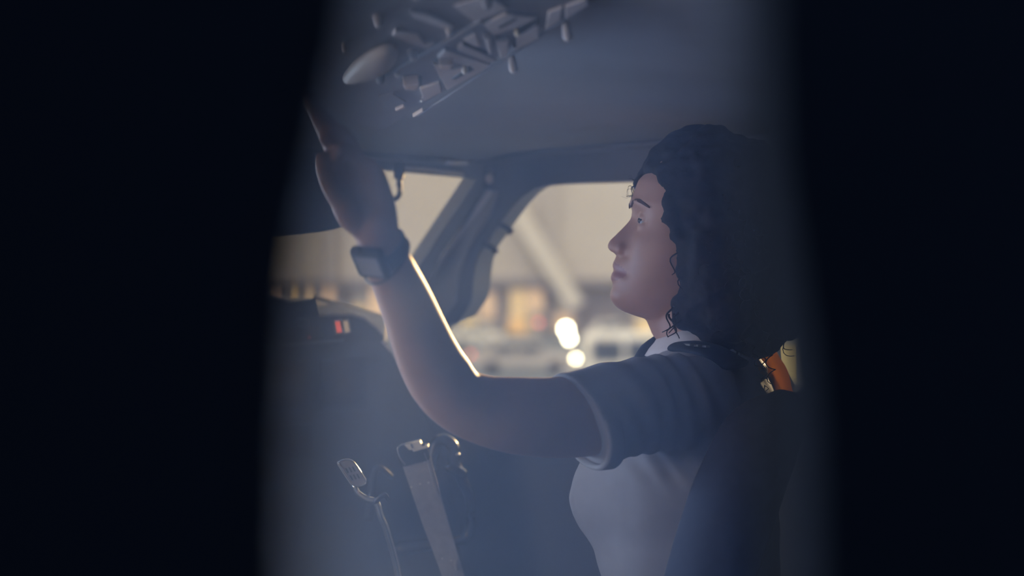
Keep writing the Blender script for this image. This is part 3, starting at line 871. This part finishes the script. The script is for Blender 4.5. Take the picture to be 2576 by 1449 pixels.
# --------------------------------------------------------------- hair: a curly mass with loose ringlets
bm = bmesh.new()
def blob(px, py, dy, r, sq=(1, 1, 1)):
    ellipsoid(P(px, py, YH + dy), (r * sq[0], r * sq[1], r * sq[2]), bm, seg=18)
ellipsoid(HP(-.040, 0, .036), (.096, .086, .100), bm, Matrix.Rotation(TH, 3, 'Y'), seg=28)
for a in [(1775, 465, 0, .080), (1850, 520, 0, .09), (1890, 620, 0, .085), (1905, 720, 0, .075), (1920, 765, 0, .055), (1880, 800, -.02, .055), (1825, 770, -.055, .050), (1785, 765, -.062, .034),
          (1815, 640, -.055, .058), (1772, 600, -.062, .034), (1775, 530, -.05, .044), (1735, 470, -.03, .042), (1700, 448, -.01, .030), (1668, 440, 0, .024), (1645, 436, .0, .017), (1626, 440, .004, .012), (1612, 446, .004, .008),
          (1660, 455, -.036, .013), (1640, 447, -.020, .012), (1676, 474, -.048, .015), (1677, 459, -.050, .014), (1690, 508, -.057, .015), (1700, 548, -.062, .015), (1708, 590, -.067, .014), (1714, 640, -.069, .013), (1716, 685, -.066, .012), (1606, 458, .0, .006), (1600, 472, .0, .0045),
          (1805, 700, -.06, .048), (1758, 690, -.066, .020), (1722, 770, -.062, .016), (1735, 795, -.060, .020), (1800, 830, -.045, .035), (1850, 850, -.03, .035), (1965, 770, .01, .045), (1985, 800, .01, .024), (1650, 425, -.02, .017), (1668, 440, -.036, .016), (1640, 432, -.008, .014),
          (1815, 640, .055, .058), (1810, 760, .055, .05), (1775, 530, .05, .044), (1735, 470, .03, .042), (1772, 600, .062, .034), (1918, 798, 0, .026), (1880, 835, -.01, .022)]:
    blob(*a)
hm = remesh(bm, 0.0042, 2, 0.5)
hm.normal_update()
for v in hm.verts:
    n1 = noise.noise(v.co * 28)
    n2 = noise.noise(v.co * 70 + Vector((3, 1, 7)))
    v.co += v.normal * (0.008 * n1 + 0.005 * n2)
hair = link('hair', hm, 'hair', person, True)
tag(hair, 'dark curly shoulder-length hair')
# ringlets
bm = bmesh.new()
rg = random.Random(11)
def ringlet(p, d, length, cr, pitch, r, bm):
    d = Vector(d).normalized()
    s = d.orthogonal().normalized(); u = d.cross(s)
    ph = rg.random() * 6.28
    n = max(10, int(length / pitch * 9))
    pts, rr = [], []
    for i in range(n + 1):
        t = i / n
        a = ph + t * length / pitch * 2 * math.pi
        g = cr * (0.3 + 0.7 * t)
        pts.append(Vector(p) + d * (length * t) + s * g * math.cos(a) + u * g * math.sin(a) + Vector((0, 0, -.2 * length * t * t)))
        rr.append(r * (1 - .6 * t))
    tube(pts, rr, 5, bm=bm, smooth_path=False, round_ends=False)
hv = [v.co.copy() for v in hair.data.vertices]
hn = [v.normal.copy() for v in hair.data.vertices]
for _ in range(260):
    i = rg.randrange(len(hv))
    p, n = hv[i], hn[i]
    if p.x < .245: continue
    if n.y > .5 or (p.x > .32 and p.z < 1.20): continue
    ringlet(p - n * .004, n * .5 + Vector((rg.uniform(-.2, .4), rg.uniform(-.3, .1), -.7)), rg.uniform(.025, .06), rg.uniform(.004, .007), rg.uniform(.012, .022), rg.uniform(.0008, .0015), bm)
# forehead curls and fine flyaways
tube([P(1622, 441, YH - .004), P(1610, 449, YH - .006), P(1602, 459, YH - .007), P(1600, 470, YH - .006), P(1603, 479, YH - .005), P(1597, 488, YH - .004)], [.0050, .0048, .0042, .0032, .0022, .0012], 10, bm=bm)
tube([P(1616, 446, YH + .004), P(1603, 453, YH + .004), P(1597, 464, YH + .003), P(1599, 476, YH + .003)], [.0040, .0034, .0026, .0012], 10, bm=bm)
for x, y, dx, dz, ln, cr, r in [(1606, 452, -.5, -1, .022, .004, .0010), (1602, 458, -.6, -.9, .020, .0035, .0010), (1600, 470, -.3, -1, .016, .003, .0009), (1598, 480, -.2, -1, .012, .0028, .0008), (1610, 447, -1, -.1, .014, .003, .0009),
                                (1604, 460, -1, -.6, .018, .005, .00035), (1602, 470, -1, -.2, .016, .006, .0003), (1600, 465, -1, -.8, .022, .005, .0003), (1606, 450, -1, .3, .014, .004, .0003)]:
    ringlet(P(x, y, YH - .004), (dx, 0, dz), ln, cr, .012, r, bm)
for x, y, ln in [(1690, 770, .030), (1705, 780, .03), (1698, 790, .025), (1715, 790, .025), (1686, 790, .02), (1712, 600, .04), (1720, 640, .04)]:
    ringlet(P(x, y, YH - .067), (rg.uniform(-.4, .3), -.1, -1), ln, .006, .022, .0016, bm)
for x, y in [(1990, 838), (1972, 850)]:
    ringlet(P(x, y, YH + .01), (.5, 0, -.7), .018, .010, .03, .0012, bm)
tag(link('ringlets', bm, 'hair', hair, True), kind='stuff')

# --------------------------------------------------------------- shirt
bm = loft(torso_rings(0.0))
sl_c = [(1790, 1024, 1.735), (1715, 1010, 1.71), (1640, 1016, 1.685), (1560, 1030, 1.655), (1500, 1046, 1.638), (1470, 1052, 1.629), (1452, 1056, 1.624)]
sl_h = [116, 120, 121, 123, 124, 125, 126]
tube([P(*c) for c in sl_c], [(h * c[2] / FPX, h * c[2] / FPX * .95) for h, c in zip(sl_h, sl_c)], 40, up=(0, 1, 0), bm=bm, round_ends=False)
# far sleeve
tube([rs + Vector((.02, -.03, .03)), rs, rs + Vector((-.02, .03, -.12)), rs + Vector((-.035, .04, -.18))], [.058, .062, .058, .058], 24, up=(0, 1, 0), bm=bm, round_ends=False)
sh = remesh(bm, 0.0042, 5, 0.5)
sh.normal_update()
A0, A1 = P(1452, 1056, 1.624), P(1715, 990, 1.71)
for v in sh.verts:
    p = v.co
    t = (p - A0).dot(A1 - A0) / (A1 - A0).length_squared
    on = max(0, min(1, (t - .10) / .25)) * max(0, min(1, (1.55 - t) / .5)) * max(0, min(1, (1.85 - p.y) / .08)) * max(0, min(1, (p.z - 1.0) / .03))
    q = (p.x * .80 + p.z * .60 + .3 * p.y) * 2 * math.pi / .034
    q += 8 * noise.noise(p * 6.5)
    w = math.sin(q)
    fold = .0026 * (w * abs(w) ** .3) * on * (.35 + .9 * abs(noise.noise(p * 11 + Vector((5, 2, 9)))) )
    fold += .0022 * noise.noise(p * 22) + .0035 * noise.noise(Vector((p.x * 7, p.y * 7, p.z * 26)))*(1-on)
    v.co = p + v.normal * fold
    if p.y < 1.80:
        wgt = max(0, min(1, (.55 - t) / .45))              # the hem runs on a slant
        v.co += (A1 - A0).normalized() * (.30 * (A0.z - p.z) * wgt)
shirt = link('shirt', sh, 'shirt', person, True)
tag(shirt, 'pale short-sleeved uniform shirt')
# cuff of the near sleeve: slanted band with a stitched edge
def cuff(cx, cy, Y, hw, mat, name, wid, slope=(72, 240)):
    ax = (P(1400, 1050, 1.612) - P(1520, 1042, 1.645)).normalized()
    c = P(cx, cy, Y)
    v = (P(cx + slope[0] / 2, cy + slope[1] / 2, Y) - P(cx - slope[0] / 2, cy - slope[1] / 2, Y))
    hv_ = v / 2 * (hw / 124)
    dpt = Vector((-.51, .86, 0)).normalized() * hv_.length * .95
    rings = []
    for s, g in ((0, 1.0), (0.15, 1.03), (.85, 1.035), (1.0, 1.02), (1.0, .93), (0, .93)):
        rings.append([c - ax * (wid * (1 - s)) + hv_ * g * math.cos(a) + dpt * g * math.sin(a) for a in [2 * math.pi * k / 56 for k in range(56)]])
    b_ = bmesh.new()
    rr = [[b_.verts.new(p) for p in r] for r in rings]
    for i in range(len(rr)):
        a_, c_ = rr[i], rr[(i + 1) % len(rr)]
        for k in range(56):
            b_.faces.new((a_[k], a_[(k + 1) % 56], c_[(k + 1) % 56], c_[k]))
    o = link(name, b_, mat, shirt, True)
    o.matrix_parent_inverse = Matrix.Identity(4)
    o.parent = shirt
    return o
cuff(1456, 1060, 1.625, 124, 'shirt', 'sleeve_cuff', 0.022)
# collar
def oval(c, f, bk, w, tilt, seg=40):
    out = []
    for k in range(seg):
        a = 2 * math.pi * k / seg
        x = (f if math.cos(a) > 0 else bk) * math.cos(a)
        out.append(c + Vector((-x, -w * math.sin(a), -x * tilt)))
    return out
cs = [oval(P(1752, 814, YH), .0505, .052, .055, .30), oval(P(1752, 832, YH), .0560, .057, .060, .26), oval(P(1753, 858, YH), .0640, .062, .068, .15), oval(P(1755, 884, YH), .0705, .068, .078, .07),
      oval(P(1755, 886, YH), .0690, .066, .076, .07), oval(P(1753, 860, YH), .0620, .060, .066, .15), oval(P(1752, 817, YH), .0485, .050, .053, .30)]
b = bmesh.new()
rr = [[b.verts.new(p) for p in r] for r in cs]
for i in range(len(rr)):
    a_, c_ = rr[i], rr[(i + 1) % len(rr)]
    for k in range(40):
        b.faces.new((a_[k], a_[(k + 1) % 40], c_[(k + 1) % 40], c_[k]))
tag(link('collar', b, 'collar', person, True), 'white shirt collar')
# dark neck tie: knot in the collar opening and a blade down the chest
kn = P(1632, 884, YH)
tie = link('necktie', tube([P(1650, 862, YH), P(1633, 884, YH), P(1618, 905, YH), P(1600, 945, YH + .005), P(1560, 1040, YH + .01)], [(.009, .008), (.013, .009), (.012, .008), (.016, .004), (.026, .004)], 18, up=(0, 1, 0)), 'navy', person, True)
tag(tie, 'dark necktie')
# breast pocket on the near side of the chest
bp_pts = []
for (f, l, z) in [(0, 0, 0)]:
    pass
# epaulette on the near shoulder
ep = link('epaulette', tube([P(1700, 872, 1.775), P(1740, 872, 1.762), P(1790, 884, 1.745), P(1850, 918, 1.722)], [(.020, .0055), (.026, .0065), (.028, .0065), (.028, .006)], 20, up=(0.15, -.25, 1)), 'navy', person, True)
tag(ep, 'dark shoulder epaulette')
for k in range(3):
    x, y = 1722 + 20 * k, 866 + 2 * k
    o = link('epaulette_stripe', box(*(P(x, y, 1.758 - .006 * k)), .006, .050, .0025, .0008, Matrix.Rotation(.25, 3, 'Z')), 'braid', ep)
    o.matrix_parent_inverse = Matrix.Identity(4)

# trousers and shoes (below the frame, seated)
hip = Vector((0.262, YH, .66))
KD = Vector((-.80, .60, 0))
bm = bmesh.new()
ellipsoid(hip + Vector((.0, 0, -.01)), (.155, .175, .11), bm, seg=24)
shoes = []
for sd in (1, -1):
    h0 = hip + TL * sd * .085 + KD * .02
    kn_ = h0 + KD * .40 + TL * sd * .03 + UP * .03
    ft = kn_ + KD * .10 + UP * -(kn_.z - FZ - .09)
    tube([h0, h0.lerp(kn_, .5), kn_, kn_.lerp(ft, .5), ft], [.088, .078, .062, .055, .045], 22, up=(1, 0, 0), bm=bm)
    shoes.append(ft)
tr = remesh(bm, .008, 3)
link('trousers', tr, 'navy', person, True)
for ft in shoes:
    b = tube([ft - KD * .05 + UP * -.045, ft + KD * .03 + UP * -.045, ft + KD * .12 + UP * -.055, ft + KD * .17 + UP * -.062], [(.034, .044), (.038, .044), (.042, .032), (.034, .024)], 18)
    link('shoe', b, 'yoke', person, True)

# --------------------------------------------------------------- wristwatch and bracelet (worn on the raised wrist)
wc = P(964, 632, 1.402)
axis = (P(950, 590, 1.388) - P(990, 690, 1.428)).normalized()
wt = empty('wristwatch', wc, 'dark rectangular-faced wristwatch on the raised wrist', 'watch')
side_v = axis.cross(Vector((0, 1, 0))).normalized()
if side_v.x < 0: side_v = -side_v
dep_v = axis.cross(side_v).normalized()
if dep_v.y < 0: dep_v = -dep_v
def ring_band(center, ax, rs_, rd, w, th, name, mat, parent, skew=0.0):
    b_ = bmesh.new()
    prof_ = [(-w, 0), (-w * .8, th), (w * .8, th), (w, 0), (w * .8, -.001), (-w * .8, -.001)]
    rr_ = []
    for k in range(48):
        a = 2 * math.pi * k / 48
        e = side_v * math.cos(a) + dep_v * math.sin(a)
        rr_.append([b_.verts.new(center + side_v * (rs_ + t_) * math.cos(a) + dep_v * (rd + t_) * math.sin(a) + ax * (x_ + skew * math.cos(a))) for x_, t_ in prof_])
    for k in range(48):
        a_, c_ = rr_[k], rr_[(k + 1) % 48]
        for i in range(len(prof_)):
            b_.faces.new((a_[i], a_[(i + 1) % len(prof_)], c_[(i + 1) % len(prof_)], c_[i]))
    return link(name, b_, mat, parent, True)
strap = ring_band(wc, axis, .0228, .0212, .0105, .0028, 'strap', 'strap', wt, 0.0035)
nrm = (-side_v * .52 - dep_v * .85).normalized()
tv = axis
bv = nrm.cross(tv).normalized()
if bv.x < 0: bv = -bv
cc = wc + nrm * .0245 + axis * .009
def wbox(c, a, bb, cdepth, bev, sk=0.0):
    b_ = bmesh.new()
    bmesh.ops.create_cube(b_, size=1.0)
    bmesh.ops.scale(b_, verts=b_.verts, vec=(a, bb, cdepth))
    bmesh.ops.bevel(b_, geom=list(b_.edges), offset=bev, segments=3, profile=.5, affect='EDGES', clamp_overlap=True)
    mt = Matrix((bv, tv, nrm)).transposed().to_4x4()
    bmesh.ops.transform(b_, matrix=Matrix.Translation(c) @ mt, verts=b_.verts)
    return b_
case = link('case', wbox(cc, .034, .037, .0105, .0035), 'watch', wt, True)
link('screen', wbox(cc + nrm * .0052, .024, .025, .0012, .0005), 'screen', wt, False)
link('crown', wbox(cc + bv * 0 + tv * .0195 - bv * .008, .006, .004, .005, .001), 'watch', wt, True)
bc = P(973, 655, 1.412)
brc = empty('bracelet', bc, 'thin cord bracelet with a small round bead below the wristwatch', 'bracelet')
path = []
for k in range(41):
    a = 2 * math.pi * k / 40
    path.append(bc + side_v * .0262 * math.cos(a) + dep_v * .0245 * math.sin(a) + axis * (.013 * math.cos(a)))
link('cord', tube(path, [.0014] * 41, 8, round_ends=False, smooth_path=False), 'cord', brc, True)
link('bead', ellipsoid(P(921, 692, 1.405), .0031, seg=14), 'dark', brc, True)
link('knot', tube([P(925, 684, 1.405), P(928, 676, 1.405)], [.0016, .0018], 8), 'cord', brc, True)
# ------------------------------------------------------------------ pilot's seat and what hangs on it
st = empty('pilot_seat', (0.30, 1.86, FZ), 'dark upholstered pilot seat behind the pilot', 'seat')
rzs = Matrix.Rotation(-AT, 3, 'Z')
link('seat_cushion', box(.24, 1.86, .50, .48, .44, .10, .035, rzs, seg=4), 'seat', st, True)
link('backrest', box(.42, 1.81, .82, .10, .40, .62, .045, rzs @ Matrix.Rotation(math.radians(10), 3, 'Y'), seg=5), 'seat', st, True)
bol = tube([P(1745, 1560, 1.62), P(1800, 1400, 1.60), P(1850, 1250, 1.60), P(1910, 1110, 1.61), P(1965, 1050, 1.63)], [(.045, .05), (.05, .05), (.05, .05), (.046, .046), (.032, .035)], 24, up=(0, 1, 0))
link('side_bolster', bol, 'seat', st, True)
link('headrest', box(.475, 1.80, 1.20, .07, .24, .14, .03, rzs, seg=4), 'seat', st, True)
link('headrest_post', tube([(.465, 1.76, 1.10), (.472, 1.76, 1.20)], [.008, .008], 10), 'rail', st, True)
link('headrest_post', tube([(.465, 1.86, 1.10), (.472, 1.86, 1.20)], [.008, .008], 10), 'rail', st, True)
link('pedestal_base', box(.26, 1.86, .30, .24, .24, .30, .02, rzs), 'dark', st)
link('armrest', box(.18, 1.60, .74, .30, .05, .05, .02, rzs, seg=4), 'seat', st, True)
# orange cloth over the far shoulder of the seat
b = bmesh.new()
cl0 = [(1885, 868), (1935, 878), (1952, 905), (1972, 935), (1982, 970), (1984, 1010)]
rows = []
for j in range(9):
    s = j / 8
    row = []
    for i, (x, y) in enumerate(cl0):
        Y = 2.00 - .015 * s
        p = P(x - 120 * s, y + 40 * s, Y)
        p.y += .008 * math.sin(i * 2.1 + j * 1.3) + .006 * math.sin(j * 2.4)
        row.append(b.verts.new(p))
    rows.append(row)
for a_, c_ in zip(rows[:-1], rows[1:]):
    for i in range(len(cl0) - 1):
        b.faces.new((a_[i], a_[i + 1], c_[i + 1], c_[i]))
r = bmesh.ops.extrude_face_region(b, geom=list(b.faces))
bmesh.ops.translate(b, verts=[v for v in r['geom'] if isinstance(v, bmesh.types.BMVert)], vec=(.01, .02, 0))
bmesh.ops.subdivide_edges(b, edges=list(b.edges), cuts=1, smooth=.5, use_grid_fill=True)
tag(link('orange_cloth', b, 'orange', None, True), 'creased orange cloth hung behind the seat, seen past the hair', 'cloth')

# ------------------------------------------------------------------ outside: apron, terminal front, vehicles
GZ = -2.75
struct('ground', box(0, 150, GZ - .05, 260, 290, .1), 'apron', 'grey concrete apron outside the windows')
YF = 120.0
tb = empty('terminal_building', (0, YF, GZ), 'long beige building front beyond the apron with warm lit windows', 'building')
link('facade', box(0, YF + 3, (15.5 + GZ) / 2, 150, 6, 15.5 - GZ), 'facade', tb)
def fbox(x0, y0, x1, y1, Y, depth, mat, name, parent=tb, bev=0.0):
    a, c = P(x0, y0, Y), P(x1, y1, Y)
    return link(name, box((a.x + c.x) / 2, Y + depth / 2, (a.z + c.z) / 2, abs(c.x - a.x), depth, abs(a.z - c.z), bev), mat, parent)
fbox(200, 702, 2600, 722, YF - 1.2, 1.2, 'eave', 'canopy')
for x in (820, 1383, 1900):
    fbox(x - 18, 300, x + 18, 705, YF - .5, .5, 'facade2', 'column')
bt, bb_ = P(1262, 470, YF - 1.6), P(1452, 772, YF - 1.6)
sd_ = Vector((.85, 0, .52)).normalized() * .75
link('brace', prism([bt - sd_, bt + sd_, bb_ + sd_, bb_ - sd_], Vector((0, .5, 0))), 'brace', tb)
for x0, y0, x1, y1, mt in [(1206, 735, 1246, 800, 'litwin2'), (1282, 728, 1326, 840, 'litwin'), (1328, 728, 1366, 785, 'litwin2'), (1278, 800, 1330, 836, 'litwin'), (1160, 800, 1200, 850, 'litwin3'), (1060, 730, 1110, 830, 'litwin'),
                           (925, 705, 985, 850, 'litwin2'), (880, 770, 920, 850, 'litwin'), (795, 705, 838, 850, 'litwin2'), (752, 700, 778, 850, 'litwin'), (715, 700, 735, 850, 'litwin3'), (660, 705, 690, 850, 'litwin2'), (600, 705, 635, 850, 'litwin'),
                           (1395, 790, 1440, 830, 'litwin2'), (1600, 800, 1650, 840, 'litwin'), (1975, 880, 2015, 950, 'litwin3')]:
    if y1 > 844: y1 = 844
    if x0 == 1975: continue
    f_ = fbox(x0 - 3, y0 - 3, x1 + 3, y1 + 3, YF - .12, .12, 'eave', 'window_frame')
    o = fbox(x0, y0, x1, y1, YF - .2, .08, mt, 'lit_window', f_)

for x0, x1 in [(1246, 1280), (1366, 1394), (838, 880), (1110, 1160), (1450, 1590)]:
    fbox(x0, 735, x1, 843, YF - .15, .15, 'eave', 'door')
# low clad kiosk with a yellow lamp-lit hatch, seen through the aft window
kk = empty('service_kiosk', P(1985, 960, 40), 'grey clad service kiosk with a glowing yellow hatch', 'kiosk')
YK = 40.0
fbox(1850, 780, 2200, 1090, YK, 2.0, 'corrugated', 'body', kk)
for i in range(14):
    fbox(1850, 800 + i * 20, 2200, 806 + i * 20, YK - .04, .04, 'facade2', 'cladding_rib', kk)
fbox(1972, 868, 2022, 955, YK - .08, .04, 'litwin3', 'hatch', kk)


def car(name, x0, x1, Y, h, mat, label, cat, van=False, lamp=None):
    a, c = P(x0, 800, Y), P(x1, 800, Y)
    L_ = c.x - a.x
    e = empty(name, ((a.x + c.x) / 2, Y, GZ), label, cat)
    if van:
        prof_ = [(0, .25), (.0, .55), (.03, .98), (.72, 1.0), (.84, .62), (.98, .52), (1.0, .25)]
    else:
        prof_ = [(0, .25), (.0, .55), (.08, .62), (.20, .97), (.62, 1.0), (.78, .64), (.97, .55), (1.0, .25)]
    pts_ = [Vector((a.x + L_ * u_, Y - .85, GZ + h * v_)) for u_, v_ in prof_]
    link('body', prism(pts_, Vector((0, 1.7, 0)), .06), mat, e)
    ws = [(.08, .48, .36, .88), (.40, .48, .68, .88)] if van else [(.22, .66, .42, .92), (.45, .66, .66, .92)]
    for u0, v0, u1, v1 in ws:
        link('side_window', box(a.x + L_ * (u0 + u1) / 2, Y - .86, GZ + h * (v0 + v1) / 2, L_ * (u1 - u0), .04, h * (v1 - v0), .015), 'cardark', e)
    link('windscreen', prism([Vector((a.x + L_ * (.735 if van else .645), Y - .7, GZ + h * .96)), Vector((a.x + L_ * (.835 if van else .775), Y - .7, GZ + h * .66)), Vector((a.x + L_ * (.835 if van else .775), Y + .7, GZ + h * .66)), Vector((a.x + L_ * (.735 if van else .645), Y + .7, GZ + h * .96))], Vector((.04, 0, .03))), 'cardark', e)
    for u_ in (.2, .8):
        for y_ in (-.80, .80):
            cxw = a.x + L_ * u_
            link('wheel', tube([(cxw, Y + y_ - .1, GZ + .33), (cxw, Y + y_ + .1, GZ + .33)], [.33, .33], 18, round_ends=False, smooth_path=False), 'tyre', e)
    if lamp:
        for u_, v_, r_, m_ in lamp:
            link('lamp', ellipsoid((a.x + L_ * u_, Y - .9, GZ + h * v_), r_, seg=12), m_, e, True)
    return e
car('van', 1465, 1735, 58, 2.15, 'carwhite', 'white van parked outside below the chin', 'van', True)
car('car', 1185, 1450, 66, 1.55, 'cargrey', 'grey car parked outside above the bent elbow', 'car', False, [(.0, .62, .09, 'tail'), (.985, .50, .10, 'glint2')])  # white front blob is added for a sun glint, red one is a tail lamp
car('car', 1130, 1270, 96, 1.6, 'carwhite', 'small white car farther off, beside the window post', 'car')
car('car', 1480, 1600, 100, 1.7, 'carwhite', 'distant white car behind the van', 'car')
# made-up mast: its glowing blobs stand in for sun glints on vehicles
fm = empty('glint_mast', P(1432, 960, 62), 'added mast with two glowing white blobs for sun glints', 'sun glint')
YM = 62
link('pole', tube([P(1436, 955, YM), P(1432, 826, YM)], [.05, .05], 10), 'eave', fm, True)
link('glint_blob', ellipsoid(P(1424, 828, YM - .15), (.20, .1, .20), seg=14), 'lamp', fm, True)
link('glint_blob', ellipsoid(P(1432, 852, YM - .15), (.15, .1, .15), seg=14), 'lamp', fm, True)
link('base', box(P(1436, 955, YM).x, YM, GZ + .15, 1.0, .8, .3, .04), 'cargrey', fm)
bl = empty('red_beacon', P(1355, 850, 104), 'small red beacon lamp on a stand by the lit windows', 'beacon')
link('beacon_lamp', ellipsoid(P(1355, 812, 104), .16, seg=12), 'tail', bl, True)
link('beacon_stand', tube([P(1355, 850, 104) + Vector((0, 0, -.1)), P(1355, 814, 104)], [.04, .04], 8), 'eave', bl, True)
# ------------------------------------------------------------------ wedge of blue scatter added for the veiling glare of the lens
hz = bpy.data.materials.new('blue_glare_veil')
hz.use_nodes = True
nt = hz.node_tree
nt.nodes.remove(nt.nodes['Principled BSDF'])
vs = nt.nodes.new('ShaderNodeVolumeScatter')
vs.inputs['Color'].default_value = (0.46, 0.62, 1.0, 1)
vs.inputs['Density'].default_value = 0.85
vs.inputs['Anisotropy'].default_value = 0.0
nt.links.new(vs.outputs[0], nt.nodes['Material Output'].inputs['Volume'])
hp = [(-1.4, .34), (-.034, .34), (-.02, .40), (.08, .85), (.15, 1.10), (.25, 1.36), (-1.4, 1.36)]  # outline tapered so the added veil thins towards the right
o = link('glare_veil', prism([Vector((x, y, .25)) for x, y in hp], Vector((0, 0, 1.18))), hz)
tag(o, 'wedge of bluish scatter standing in for lens veiling glare', None, None, 'stuff')
